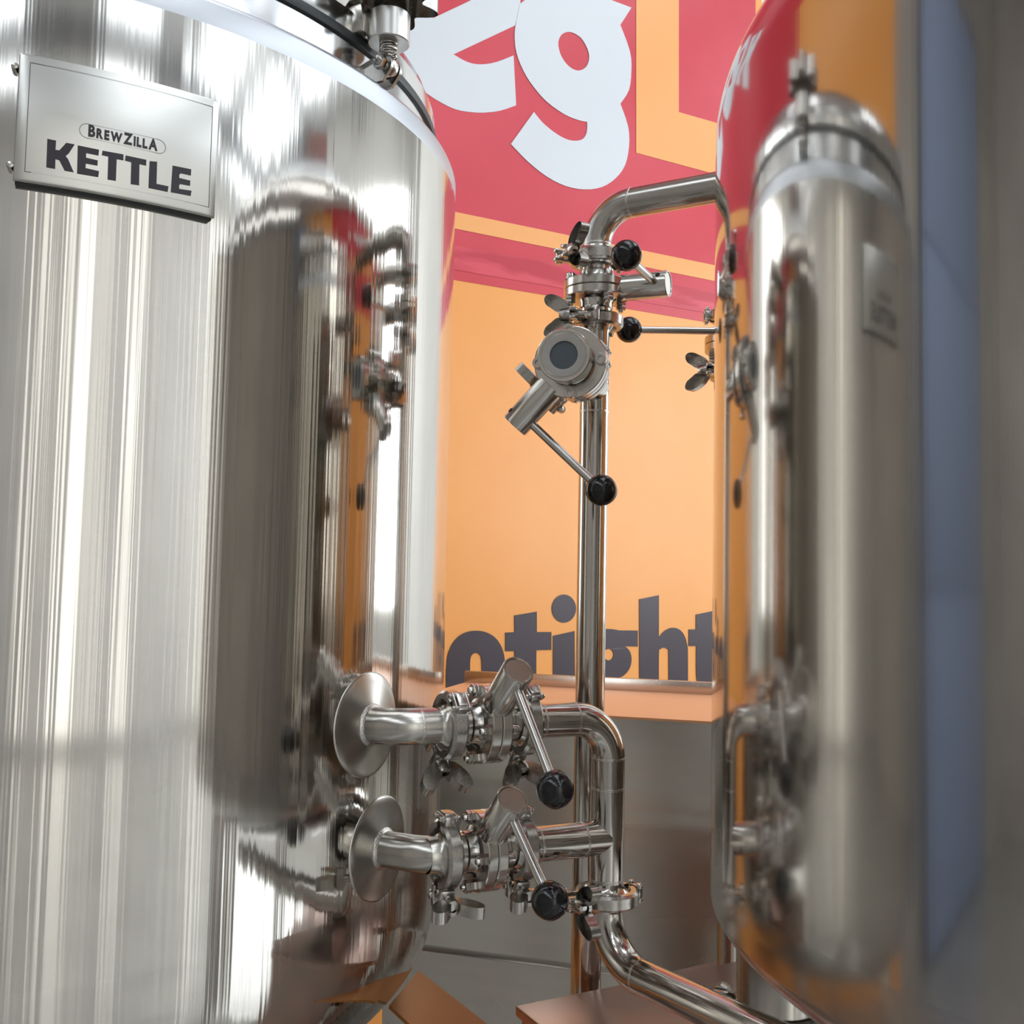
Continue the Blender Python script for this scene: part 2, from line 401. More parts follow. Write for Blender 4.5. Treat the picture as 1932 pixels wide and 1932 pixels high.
dark([[(72, 730), (75, 560), (90, 490), (130, 420), (190, 378), (255, 366), (320, 375), (380, 410), (420, 470), (438, 540), (440, 640), (430, 760), (400, 830), (330, 890), (255, 900), (180, 890), (110, 830)],
      [(222, 690), (222, 560), (232, 520), (257, 505), (283, 518), (293, 560), (293, 690), (285, 730), (257, 745), (230, 730)]], 'o')
dark([[(443, 378, c), (500, 375, c), (500, 270, c), (641, 246, c), (641, 374, c), (732, 374, c), (732, 486, c), (638, 488, c), (638, 650), (648, 690), (680, 720), (732, 740, c), (732, 830, c), (600, 830), (530, 800), (500, 730), (500, 494, c), (443, 494, c)]], 't')
dark([[(743, 398, c), (878, 368, c), (882, 830, c), (743, 830, c)]], 'i')
dark([[(811 + 76 * math.cos(k * math.pi / 14), 227 + 88 * math.sin(k * math.pi / 14)) for k in range(28)]], 'i dot')
dark([[(1100, 355), (1160, 364, c), (1275, 365, c), (1275, 466, c), (1195, 463, c), (1225, 495), (1236, 545), (1225, 600), (1190, 645), (1140, 668), (1070, 675), (1000, 660), (955, 620), (938, 550), (942, 470), (975, 400), (1030, 362)],
      [(1092 + 30 * math.cos(k * math.pi / 8), 516 + 36 * math.sin(k * math.pi / 8)) for k in range(16)]], 'g')
dark([[(950, 745), (1000, 724), (1070, 718), (1150, 722), (1195, 734), (1240, 770), (1245, 830, c), (940, 830, c)]], 'g tail')
dark([[(1285, 168, c), (1408, 143, c), (1408, 408, c), (1440, 370), (1485, 348), (1530, 355), (1565, 390), (1585, 450), (1590, 520), (1590, 840, c), (1468, 840, c), (1468, 510), (1460, 482), (1437, 472), (1415, 485), (1408, 520), (1408, 840, c), (1285, 840, c)]], 'h')
dark([[(1595, 358, c), (1640, 358, c), (1640, 265, c), (1780, 235, c), (1780, 358, c), (1870, 358, c), (1870, 460, c), (1780, 460, c), (1780, 640), (1800, 690), (1870, 720, c), (1870, 830, c), (1730, 790), (1690, 760), (1655, 700), (1642, 640), (1642, 462, c), (1595, 462, c)]], 't')

# ================================================================== bench behind the pipes
BA = math.radians(-16); BD = Vector((math.cos(BA), math.sin(BA), 0)); BN = Vector((-BD.y, BD.x, 0)) * 1.0   # along, away
ztop = at(1250, 1353, 1.72).z
b0 = Vector((0.20, 1.72, 0))
def bmx(): return frame(b0, UP, BD)          # x along bench, y away from camera
BM = bmx()
bench = thing('steel_bench', 'low brushed steel counter with top tinted by painted wall reflection standing behind the vertical pipe', 'counter', (b0.x, b0.y, 0))
x0, x1 = -0.42, 1.15
part(bench, 'front_panel', box(G(), ((x0 + x1) / 2, .01, (ztop - .004 + .66) / 2), (x1 - x0, .02, ztop - .004 - .66), BM), 'bench', world=True)
part(bench, 'lower_panel', box(G(), ((x0 + x1) / 2, -.004, .34), (x1 - x0, .02, .64), BM @ Matrix.Translation((0, 0, 0)), .002), 'bench', world=True)
part(bench, 'counter_top', box(G(), ((x0 + x1) / 2, .200, ztop - .002), (x1 - x0, .41, .004), BM), 'ledge', 'steel top with the peach wall reflection painted in', world=True)
part(bench, 'back_rail', box(G(), ((x0 + x1) / 2, .400, ztop + .012), (x1 - x0, .012, .026), BM, .002), 'trim', 'thin steel upstand', world=True)
for xe in (x0 + .01, x1 - .01):
    part(bench, 'side_panel', box(G(), (xe, .21, ztop / 2 - .004), (.02, .36, ztop - .012), BM), 'bench', world=True)

# ================================================================== tanks
def superprof(R, z0, h, p, n=36, rmin=0.03):
    o = []
    for k in range(n + 1):
        t = math.pi / 2 * k / n
        r = R * max(0, math.cos(t)) ** (2 / p); o.append((max(r, rmin), z0 - h * math.sin(t) ** (2 / p)))
    return o
SEG = 256
kettle = thing('brew_kettle', 'tall polished steel kettle tank on the left carrying a nameplate', 'tank', (C1.x, C1.y, 0))
def kpart(name, prof, m, label=None, seg=SEG, sharp=25): return part(kettle, name, lathe(G(), [(r, z + H) for r, z in prof], seg, caps=False), m, label, sharp=sharp)
kpart('shell', [(R1, -.347 + (.510 + .347) * k / 8) for k in range(9)], 'shell_l')
kpart('shoulder', [(R1, .510), (R1, .531), (R1 - .002, .536), (R1 - .007, .539), (.499, .541)], 'satin', 'satin finished upper rim', sharp=60)
kpart('neck_ring', [(.500, .538), (.500, .583)], 'neck')
kpart('gasket', [(.480, .583), (.5035, .583), (.505, .588), (.5035, .593), (.480, .593)], 'rubber', 'black rubber lid seal', sharp=60)
lid = kpart('lid', [(.480, .593), (.500, .593), (.5005, .596), (.5005, .618), (.498, .621)] + [(.498 * math.cos(a), .621 + .10 * math.sin(a)) for a in [i * math.pi / 2 / 12 for i in range(1, 12)]] + [(.02, .721)], 'neck', 'domed steel lid', sharp=30)
hp = superprof(R1, -.347, .242, 3.35)
hs = [q for q in hp if q[1] > -.47]; hb = [hs[-1]] + [q for q in hp if q[1] <= -.47]
kpart('lower_knuckle', hs, 'shell_l', sharp=60)
kpart('bottom_head', hb, 'head', 'dull dished bottom', sharp=60)
for az in (-118, -20, 70, 160):
    a = math.radians(az); x, y = C1.x + .40 * math.cos(a), C1.y + .40 * math.sin(a)
    lg = part(kettle, 'leg', lathe(G(), [(.03, .02), (.03, H - .50)], 28, Matrix.Translation((x, y, 0))), 'pipe_dull', world=True)
    part(kettle, 'foot', lathe(G(), [(.05, 0), (.05, .012), (.02, .022)], 24, Matrix.Translation((x, y, 0))), 'pipe_dull', world=True)

tun = thing('mash_tun', 'tall polished steel tank on the right with rounded top and bottom', 'tank', (C2.x, C2.y, 0))
def tpart(name, prof, m, label=None, sharp=25): return part(tun, name, lathe(G(), [(r, z + H) for r, z in prof], SEG, caps=False), m, label, sharp=sharp)
tp = [(R2, -.276 + (.473 + .276) * k / 8) for k in range(9)]
sl, rk = .4527, .1305
for k in range(1, 25):
    th = (math.pi / 2 - sl) * k / 24; tp.append((R2 - rk + rk * math.cos(th), .473 + rk * math.sin(th)))
r_e, z_e = tp[-1]
tpart('shell', tp, 'shell_r', sharp=60)
tpart('top_cone', [(r_e, z_e), (.12, z_e + (r_e - .12) * math.tan(sl)), (.12, z_e + (r_e - .12) * math.tan(sl) + .05), (.02, z_e + (r_e - .12) * math.tan(sl) + .06)], 'satin')
tpart('bottom_head', [(R2, -.276)] + superprof(R2, -.3164, .1345, 1.683), 'head', 'dull dished bottom', sharp=60)
for az in (-100, -10, 80):
    a = math.radians(az); x, y = C2.x + .38 * math.cos(a), C2.y + .38 * math.sin(a)
    part(tun, 'leg', lathe(G(), [(.03, .02), (.03, H - .36)], 28, Matrix.Translation((x, y, 0))), 'pipe_dull', world=True)
    part(tun, 'foot', lathe(G(), [(.05, 0), (.05, .012), (.02, .022)], 24, Matrix.Translation((x, y, 0))), 'pipe_dull', world=True)

# ================================================================== pipework
PR = 0.019                                    # pipe radius
def bead(root, p, d, r=PR, w=.0022, name='weld_bead', m='weld', h=.0006):
    g = lathe(G(), [(r - .001, -w), (r + h * .7, -w * .6), (r + h, 0), (r + h * .7, w * .6), (r - .001, w)], 32, frame(p, d), caps=False)
    return part(root, name, g, m, world=True)
def ferrule(g, p, d, r=.0255):
    """flared end; d points out of the pipe"""
    lathe(g, [(PR - .0006, -.020), (PR + .0002, -.011), (PR + .0022, -.007), (r - .001, -.0035), (r, -.0028), (r, -.0004), (r - .001, 0), (.0165, 0)], 40, frame(p, d), caps=False)

# plan line of the two outlet valves
Q0 = at(800, 1370, 1.092); Q1 = at(1100, 1352, 1.175)
AX = Vector((Q1.x - Q0.x, Q1.y - Q0.y, 0)).normalized()
HT = Vector((AX.y, -AX.x, 0))                # across the pipe, towards the camera
ZU = Q0.z; ZL = at(831, 1613, 1.10).z
def on_line(px, py, z):
    d = ray(px, py)                           # plan crossing of the pixel's ray with the pipe line
    den = d.x * AX.y - d.y * AX.x
    t = (Q0.x * AX.y - Q0.y * AX.x) / den
    return Vector((d.x * t, d.y * t, z))
DOWN = on_line(1147, 1480, 0)                 # header pipe that drops down
HALF = .043
valve_pos = {}
def outlet(tag, padpx, z, vpx, vpy):
    pc = on_cyl(padpx[0], padpx[1], C1, R1); n = Vector((pc.x - C1.x, pc.y - C1.y, 0)).normalized()
    pc.z = z; th0 = math.atan2(n.y, n.x)
    # pad follows the shell
    g = G(); rings = [(0.0, .006), (.019, .006), (.024, .0050), (.034, .0032), (.046, .0018), (.053, .0012), (.0550, .0006), (.056, -.001)]
    vs, fs = [], []; sg = 48
    for rho, h in rings:
        for i in range(sg):
            a = 2 * math.pi * i / sg; th = th0 + rho * math.cos(a) / R1; rr = R1 + h
            vs.append((C1.x + rr * math.cos(th), C1.y + rr * math.sin(th), z + rho * math.sin(a)))
    for j in range(len(rings) - 1):
        for i in range(sg): fs.append((j * sg + i, j * sg + (i + 1) % sg, (j + 1) * sg + (i + 1) % sg, (j + 1) * sg + i))
    part(kettle, 'reinforcing_pad', g.add(vs, fs), 'pad', 'round steel pad around the outlet', world=True, sharp=50)
    vc = on_line(vpx, vpy, z); valve_pos[tag] = vc
    end = vc - AX * (HALF + .002)
    # corner where the radial stub meets the valve line
    A = Matrix(((n.x, -AX.x), (n.y, -AX.y))); s, t = A.inverted() @ Vector((vc.x - pc.x, vc.y - pc.y))
    s = max(s, .035)
    cor = Vector((pc.x + n.x * s, pc.y + n.y * s, z))
    path, ends = fillet([pc - n * .012, cor, end], .050, 16)
    g = tube(G(), path, PR, 36, caps=False); ferrule(g, end, AX)
    o = part(kettle, 'outlet_pipe', g, 'pipe_dull', world=True, sharp=40)
    bead(kettle, ends[1][0], ends[1][1], h=.0004)
    gb = lathe(G(), [(PR - .001, -.004), (PR + .004, -.002), (PR + .0035, .0015), (PR + .0012, .0035), (PR - .001, .0045)], 36, frame(pc + n * .0045, n), caps=False)
    part(kettle, 'weld_bead', gb, 'weld', 'rough weld around the outlet', world=True)
outlet('upper', (694, 1376), ZU, 919, 1365)
outlet('lower', (716, 1622), ZL, 911, 1605)

# ------------------------------------------------------------------ valves and clamps (built once, shared)
BR = .0425
def v_body(sgn):
    def f(g):
        lathe(g, [(.0165, sgn * .0003), (BR - .0010, sgn * .0003), (BR, sgn * .0013), (BR, sgn * .0105), (BR - .001, sgn * .0115), (.027, sgn * .0117), (.0235, sgn * .0140), (.0222, sgn * .018),
                  (.0222, sgn * .024), (.0205, sgn * .0255), (.0205, sgn * .0345), (.0225, sgn * .0372), (.0250, sgn * .0395), (.0255, sgn * .0402), (.0255, sgn * .0424), (.0250, sgn * HALF), (.0165, sgn * HALF)], 64, caps=False)
    return f
def v_bolt(ang):
    def f(g):
        T = Matrix.Translation((.0368 * math.cos(ang), .0368 * math.sin(ang), 0))
        lathe(g, [(.0001, -.0245), (.0030, -.0245), (.0036, -.0230), (.0036, .0060)], 14, T, caps=False)
        lathe(g, [(.0066, .0112), (.0066, .0178), (.0060, .0188), (.0034, .0188), (.0034, .0150), (.0001, .0150)], 18, T, caps=False)
        for a_, b_ in ((-.0112, -.0160), (-.0164, -.0212)):
            lathe(g, [(.0066, a_), (.0070, a_ - .0006), (.0070, b_ + .0006), (.0062, b_), (.0034, b_)], 6, T, caps=False)
    return f
def v_hub(g):          # along +X from the body
    X = Matrix.Rotation(math.pi / 2, 4, 'Y')
    lathe(g, [(.0170, .036), (.0170, .0972), (.0163, .0985), (.0150, .0985), (.0146, .0972), (.0146, .094)], 44, X, caps=False)
def v_cap(g):
    lathe(g, [(.0146, .094), (.0144, .0970), (.0138, .0976), (.0001, .0976)], 44, Matrix.Rotation(math.pi / 2, 4, 'Y'), caps=False)
def v_saddle(g):       # short square foot under the hub
    box(g, (.0425, 0, 0), (.012, .026, .023), None, .002)
def v_stop(g):
    box(g, (.047, -.0135, 0), (.018, .006, .016), None, .0015)
def make_valve(label, pos, axis, hub, lever_sign=1, extra=0, front_cap=False, bolt_off=0, lever=.128, cat='valve', lever_ang=90):
    r = thing('butterfly_valve', label, cat, mx=frame(pos, axis, hub), group='butterfly valves on the pipework')
    shared(r, 'body_half', 'vb+', 'machined', v_body(1)); shared(r, 'body_half', 'vb-', 'machined', v_body(-1))
    for k in range(4):
        a = math.pi / 4 + k * math.pi / 2 + bolt_off
        shared(r, 'bolt', 'bolt%.2f' % a, 'bolt', v_bolt(a))
    shared(r, 'saddle', 'vsad', 'machined', v_saddle)
    hb = shared(r, 'handle_hub', 'vhub', 'machined', v_hub, 'brushed steel handle socket')
    shared(hb, 'hub_cap', 'vcap', 'machined', v_cap)
    shared(hb, 'side_hole', 'vhole', 'hole', lambda g: lathe(g, [(.0030, 0), (.0030, .0005), (.0001, .0005)], 20, frame((.088, -.0146, .0087), (0, -.86, .51)), caps=False))
    a = math.radians(lever_ang) * lever_sign
    ld = Vector((0, math.sin(a), math.cos(a))); st = Vector((.083, 0, 0))
    def rod(g): tube(g, [st + ld * .010, st + ld * (lever - .012)], .0050, 20)
    def slot(g): lathe(g, [(.0066, .0135), (.0066, .0158), (.0050, .0160)], 20, frame(st, ld), caps=False)
    key = '%d_%d_%.3f' % (lever_sign, lever_ang, lever)
    shared(r, 'lever', 'rod' + key, 'bolt', rod, 'round steel lever')
    shared(r, 'lever_collar', 'slot' + key, 'machined', slot)
    def ball(g):
        c_ = st + ld * lever; sphere(g, c_, .0183, 36, 22)
        ring(g, [(.0178, -.0006), (.0186, -.0004), (.0186, .0004), (.0178, .0006)], 40, frame(c_, ld.cross(Vector((1, 0, 0))).normalized() + Vector((.4, 0, 0))))
    shared(r, 'ball_knob', 'ball' + key, 'black', ball, 'black ball knob')
    return r
# clamp: local Z = pipe axis, +X hinge, -X ears, bolt along Y with its wing nut at +Y
CRO, CRI, CW = .0365, .0262, .0085
CPROF = [(CRI, -.0042), (CRI + .0015, -.0085), (CRO - .003, -CW), (CRO, -CW + .003), (CRO, CW - .003), (CRO - .003, CW), (CRI + .0015, .0085), (CRI, .0042), (CRI + .003, .0015), (CRI + .003, -.0015)]
def c_half(s):
    def f(g):
        a0, a1 = (.16, math.pi - .16) if s > 0 else (math.pi + .16, 2 * math.pi - .16)
        ring(g, CPROF, 36, None, a0, a1)
        y = s * .0105                          # ear with a slot look: two prongs
        for zz in (-.0058, .0058):
            box(g, (-.0465, y, zz), (.024, .0085, .0046), None, .0012)
        box(g, (-.0370, y, 0), (.006, .0095, .0150), None, .0012)
        box(g, (.0375, s * .0082, 0), (.009, .0065, .0110), None, .0012)
    return f
def c_link(g):
    for zz in (-.0072, .0072): box(g, (.0400, 0, zz), (.0075, .0215, .0024), None, .0008)
    box(g, (.0435, 0, 0), (.0030, .0160, .0100), None, .0008)
def c_pin(s):
    def f(g):
        lathe(g, [(.0001, -.0115), (.0022, -.0112), (.0030, -.0100), (.0030, .0100), (.0022, .0112), (.0001, .0115)], 16, Matrix.Translation((.0398, s * .0078, 0)), caps=False)
    return f
def c_bolt(g):
    tube(g, [(-.0470, -.016, 0), (-.0470, .028, 0)], .0042, 16)
    lathe(g, [(.0001, -.0095), (.0045, -.0090), (.0052, -.0075), (.0052, .0075), (.0045, .0090), (.0001, .0095)], 18, Matrix.Translation((-.0470, -.0170, 0)), caps=False)
def c_wing(g):
    X = Matrix.Translation((-.0470, 0, 0)) @ Matrix.Rotation(-math.pi / 2, 4, 'X')
    lathe(g, [(.0042, .0150), (.0085, .0152), (.0092, .0170), (.0088, .0260), (.0080, .0300), (.0042, .0302)], 28, X, caps=False)
    for s in (1, -1):                          # two flared wings, rounded and thick at the tip
        out = smooth_loop([(.004, .0180), (.0120, .0185), (.0200, .0250), (.0265, .0360), (.0280, .0460), (.0235, .0515), (.0150, .0490), (.0090, .0410), (.004, .0330)], 3)
        slab(g, [[(p[0] * s, p[1]) for p in out]], lambda x, y, h: Vector((-.0470 + h, y, x)), -.0060, .0060)
def make_clamp(label, pos, axis, hinge, wing=1, name='pipe_clamp'):
    r = thing(name, label, 'clamp', mx=frame(pos, axis, hinge), group='hinged pipe clamps')
    shared(r, 'clamp_half', 'ch+', 'cast', c_half(1)); shared(r, 'clamp_half', 'ch-', 'cast', c_half(-1))
    shared(r, 'hinge_link', 'cl', 'cast', c_link)
    for s in (1, -1): shared(r, 'hinge_pin', 'cp%d' % s, 'bolt', c_pin(s))
    shared(r, 'clamp_bolt', 'cb', 'bolt', c_bolt); shared(r, 'wing_nut', 'cw', 'cast', c_wing, 'polished wing nut')
    return r
HUBD = (HT * .72 + UP * .69)
make_valve('butterfly valve on the upper kettle outlet, its lever sloping down to a black ball', valve_pos['upper'], AX, HT * .76 + UP * .65, lever=.128, lever_ang=87)
make_valve('butterfly valve on the lower kettle outlet, directly below another valve', valve_pos['lower'], AX, HUBD, lever=.104, lever_ang=83)
D45 = HT * .72 + UP * .69
make_clamp('pipe clamp between the upper kettle outlet and its valve, wing nut hanging down', valve_pos['upper'] - AX * (HALF + .001), AX, D45)
make_clamp('pipe clamp right of the upper outlet valve, half hidden behind the lever', valve_pos['upper'] + AX * (HALF + .001), AX, HT * .5 + UP * .85)
make_clamp('pipe clamp between the lower kettle outlet and its valve, wing nut facing forward', valve_pos['lower'] - AX * (HALF + .001), AX, UP + HT * .06)
make_clamp('pipe clamp right of the lower outlet valve, behind its black ball', valve_pos['lower'] + AX * (HALF + .001), AX, UP + HT * .06)

# ------------------------------------------------------------------ header: upper branch, drop pipe, lower branch
def spool(name, label, loc): return thing(name, label, 'pipe', loc)
u0 = valve_pos['upper'] + AX * (HALF + .002); l0 = valve_pos['lower'] + AX * (HALF + .002)
ztee = at(1145, 1690, DOWN.y).z
top_c = Vector((DOWN.x, DOWN.y, ZU)); bot = Vector((DOWN.x, DOWN.y, ztee + .003))
header = spool('header_pipe', 'steel pipe joining both outlet valves, bending down at its right end', tuple(bot))
path, ends = fillet([u0, top_c, bot], .046, 18)
g = tube(G(), path, PR, 36, caps=False); ferrule(g, u0, -AX); ferrule(g, bot, -UP)
part(header, 'drop_pipe', g, 'pipe', world=True, sharp=40)
g = tube(G(), [l0, Vector((DOWN.x, DOWN.y, ZL)) - AX * .004], PR, 36, caps=False); ferrule(g, l0, -AX)
part(header, 'branch_pipe', g, 'pipe', world=True, sharp=40)
for p, d_ in ends: bead(header, p, d_, h=.0003)
bead(header, u0 + AX * .020, AX, h=.0004); bead(header, l0 + AX * .020, AX, h=.0004)
bead(header, Vector((DOWN.x, DOWN.y, ZL)) - AX * .033, AX, h=.0004)
bead(header, Vector((DOWN.x, DOWN.y, ZL + .055)), UP, h=.0003); bead(header, Vector((DOWN.x, DOWN.y, ZL - .047)), UP, h=.0003)
make_clamp('pipe clamp at the foot of the drop pipe, lying flat with wing nut in front', Vector((DOWN.x, DOWN.y, ztee)), -UP, Vector((.88, .48, 0)))
# transfer pipe leaving below towards the right
tz = at(1185, 1832, DOWN.y - .03).z
far = on_z(1405, 1936, tz); t_dir = Vector((far.x - DOWN.x, far.y - DOWN.y, 0)).normalized()
st = Vector((DOWN.x, DOWN.y, ztee - .003))
path, ends = fillet([st, Vector((DOWN.x, DOWN.y, tz)), Vector((DOWN.x, DOWN.y, tz)) + t_dir * .50], .058, 18)
transfer = spool('transfer_pipe', 'steel pipe elbow running forward and right under the right tank', tuple(st))
g = tube(G(), path, PR, 36); ferrule(g, st, UP)
part(transfer, 'pipe_run', g, 'pipe', world=True, sharp=40)
bead(transfer, ends[1][0], ends[1][1], h=.0004)

# ------------------------------------------------------------------ tall riser with stacked valve and arm
RX, RY = 0.1052, 1.332
def rz(py): return at(1120, py, RY).z
zc1, zv, zc2, zb = rz(489), rz(549), rz(608), at(1080, 686, 1.18).z
riser = spool('riser_pipe', 'tall vertical steel pipe standing in the gap between the two tanks', (RX, RY, 0))
g = tube(G(), [(RX, RY, .012), (RX, RY, zc2 - .002)], PR, 36); ferrule(g, Vector((RX, RY, zc2 - .002)), UP)
part(riser, 'foot_plate', lathe(G(), [(.045, 0), (.045, .010), (.02, .012)], 28, Matrix.Translation((RX, RY, 0))), 'pipe_dull', world=True)
part(riser, 'pipe_run', g, 'pipe', world=True, sharp=40)
BX = Vector((-.25, -.968, 0))                 # branch towards the camera
bl0 = Vector((RX, RY, zb)); LB = .156
g = tube(G(), [bl0, bl0 + BX * (LB - HALF - .002)], PR, 36); ferrule(g, bl0 + BX * (LB - HALF - .002), BX)
part(riser, 'branch_pipe', g, 'pipe', world=True, sharp=40)
bead(riser, Vector((RX, RY, rz(778))), UP, h=.0004)
make_clamp('pipe clamp behind the round valve that faces the camera', bl0 + BX * (LB - HALF - .001), BX, Vector((.7, -.2, .7)))
VF = make_valve('butterfly valve facing the camera with open round end, lever sloping down across the riser', bl0 + BX * LB, BX, Vector((-.66, .17, -.73)), 1)
# open end: wide ferrule with seal and dark bore
shared(VF, 'end_ferrule', 'fend', 'machined', lambda g: lathe(g, [(.026, .020), (.0285, .022), (.0290, .040), (.0300, .0445), (.0302, .0470), (.0296, .0478), (.0270, .0478), (.0264, .0470), (.0256, .0470), (.0250, .0478), (.0215, .0478)], 56, caps=False), 'wide steel end ring')
shared(VF, 'end_seal', 'fseal', 'seal', lambda g: lathe(g, [(.0250, .0474), (.0245, .0482), (.0190, .0482), (.0162, .0478), (.0160, .0440)], 56, caps=False), 'pale seal ring')
shared(VF, 'valve_disc', 'fdisc', 'sight', lambda g: lathe(g, [(.0163, .0455), (.0001, .0462)], 48, caps=False), 'dark grey round centre')
make_clamp('pipe clamp under the stacked riser valve, wing nut pointing left', Vector((RX, RY, zc2)), UP, Vector((.42, .91, 0)))
make_valve('butterfly valve on top of the riser, lever pointing at the camera', Vector((RX, RY, zv)), UP, Vector((.91, -.41, 0)), -1)
make_clamp('pipe clamp above the riser valve, topmost of all, below the curved arm', Vector((RX, RY, zc1)), -UP, Vector((.90, .44, 0)))
za = at(1190, 388, 1.318).z
AD = Vector((.864, -.503, 0))
arm = spool('arm_pipe', 'curved steel pipe arching from the riser over to the right tank', (RX, RY, zc1 + .002))
a0 = Vector((RX, RY, zc1 + .002))
path, ends = fillet([a0, Vector((RX, RY, za)), Vector((RX, RY, za)) + AD * .200], .050, 20)
g = tube(G(), path, PR, 36); ferrule(g, a0, -UP)
part(arm, 'pipe_run', g, 'pipe_dull', world=True, sharp=40)
for p, d_ in ends: bead(arm, p, d_, h=.0005)

# second riser, half hidden behind the right tank
R2X, R2Y = 0.324, 1.50
zv2 = at(1187, 622, 1.42).z
second = spool('second_riser', 'vertical steel pipe hidden behind the right tank, its foot showing below', (R2X, R2Y, .80))
g = tube(G(), [(R2X, R2Y, .73), (R2X, R2Y, zv2 - HALF - .002)], PR, 36); ferrule(g, Vector((R2X, R2Y, zv2 - HALF - .002)), UP)
part(second, 'pipe_run', g, 'pipe_dull', world=True, sharp=40)
path, ends = fillet([(R2X, R2Y, zv2 + HALF + .002), (R2X, R2Y, zv2 + .16), (R2X + .086, R2Y - .110, zv2 + .16)], .04, 12)
g = tube(G(), path, PR, 36); ferrule(g, Vector((R2X, R2Y, zv2 + HALF + .002)), -UP)
part(second, 'upper_bend', g, 'pipe_dull', world=True, sharp=40)
make_valve('butterfly valve peeking out behind the right tank, lever pointing left to a black ball', Vector((R2X, R2Y, zv2)), UP, Vector((-.02, -1, 0)), -1, lever=.163)
make_clamp('pipe clamp above the valve peeking out behind the right tank', Vector((R2X, R2Y, zv2 + HALF + .001)), UP, Vector((-1, .1, 0)))
make_clamp('pipe clamp below the valve behind the right tank, wing nut sticking out left', Vector((R2X, R2Y, zv2 - HALF - .001)), UP, Vector((.62, .78, 0)))

# ================================================================== nameplate
PLR = R1 + .013
def plate_uv(zx, zy):                          # pixels of the enlarged view to plate angle and height
    p = on_cyl(zx / 4.2, 60 + zy / 4.2, C1, PLR); return (math.atan2(p.y - C1.y, p.x - C1.x) * PLR, p.z)
def pmap(u, v, h):
    a = u / PLR; return Vector((C1.x + (PLR + h) * math.cos(a), C1.y + (PLR + h) * math.sin(a), v))
def dens(l, step=.008):
    o = []
    for i in range(len(l)):
        a, b = Vector(l[i][:2]), Vector(l[(i + 1) % len(l)][:2]); k = max(1, int((b - a).length / step))
        o += [tuple(a.lerp(b, j / k)) for j in range(k)]
    return o
tl = plate_uv(152, 155); tr = plate_uv(1742, 548); bl = plate_uv(102, 1165); br = plate_uv(1705, 1470)
U0, U1 = (tl[0] + bl[0]) / 2, (tr[0] + br[0]) / 2; V1, V0 = (tl[1] + tr[1]) / 2, (bl[1] + br[1]) / 2
npl = thing('nameplate', 'brushed steel nameplate reading KETTLE fixed to the left tank', 'sign', tuple(pmap((U0 + U1) / 2, V0, -.01)))
g = G(); nu = 24; rad = .0035
def plate_grid(g, u0, u1, v0, v1, h0, h1, nu=24):
    vs, fs = [], []
    prof = [(v0, h0), (v0, h1 - .002), (v0 + .0006, h1 - .0006), (v0 + .002, h1), (v1 - .002, h1), (v1 - .0006, h1 - .0006), (v1, h1 - .002), (v1, h0)]
    k = len(prof); cols = [u0, u0 + .0006, u0 + .002] + [u0 + .002 + (u1 - u0 - .004) * i / nu for i in range(1, nu)] + [u1 - .002, u1 - .0006, u1]
    for i, u in enumerate(cols):
        e = {0: .002, 1: .0006, len(cols) - 1: .002, len(cols) - 2: .0006}.get(i, 0)
        for v, h in prof: vs.append(pmap(u, v, min(h, h1 - e)))
    for i in range(len(cols) - 1):
        for j in range(k): fs.append((i * k + j, (i + 1) * k + j, (i + 1) * k + (j + 1) % k, i * k + (j + 1) % k))
    fs.append(tuple(range(k))); fs.append(tuple(reversed(range((len(cols) - 1) * k, len(cols) * k))))
    return g.add(vs, fs)
part(npl, 'plate', plate_grid(G(), U0, U1, V0, V1, -.006, 0), 'plate', world=True, sharp=40)
part(npl, 'backing', plate_grid(G(), U0 + .001, U1 - .001, V0 - .0015, V1 - .002, -.0128, -.005), 'rubber', 'black backing filling in for the shadow gap', world=True)  # dark sheet that paints the shadowed gap behind the plate
bw = .0006
i0, i1, j0, j1 = U0 + .0085, U1 - .0062, V0 + .0075, V1 - .0075
g = G()
slab(g, [dens([(i0, j0), (i1, j0), (i1, j1), (i0, j1)]), list(reversed(dens([(i0 + bw, j0 + bw), (i1 - bw, j0 + bw), (i1 - bw, j1 - bw), (i0 + bw, j1 - bw)])))], pmap, -.0002, .00015)
part(npl, 'border_line', g, 'engrave', world=True)
for pts in ([(375, 848), (445, 863), (440, 935), (470, 940), (525, 880), (592, 893), (545, 965), (520, 985), (540, 1010), (585, 1115), (512, 1102), (470, 1020), (440, 1010), (437, 1088), (366, 1075)],
            [(616, 900), (785, 935), (780, 982), (683, 962), (682, 998), (775, 1020), (772, 1062), (680, 1045), (678, 1080), (785, 1105), (778, 1153), (610, 1125)],
            [(806, 978), (812, 942), (978, 972), (978, 1020), (925, 1010), (918, 1182), (852, 1172), (858, 990)],
            [(990, 1022), (995, 980), (1160, 1015), (1157, 1062), (1105, 1050), (1102, 1218), (1035, 1208), (1040, 1035)],
            [(1185, 1025), (1245, 1030), (1240, 1205), (1335, 1225), (1328, 1270), (1176, 1238)],
            [(1367, 1060), (1515, 1090), (1512, 1140), (1432, 1122), (1420, 1135), (1420, 1158), (1508, 1180), (1505, 1222), (1425, 1207), (1418, 1225), (1420, 1245), (1518, 1260), (1510, 1302), (1353, 1272)]):
    part(npl, 'letter', slab(G(), [[plate_uv(*p) for p in pts]], pmap, -.0002, .0003), 'ink', world=True)
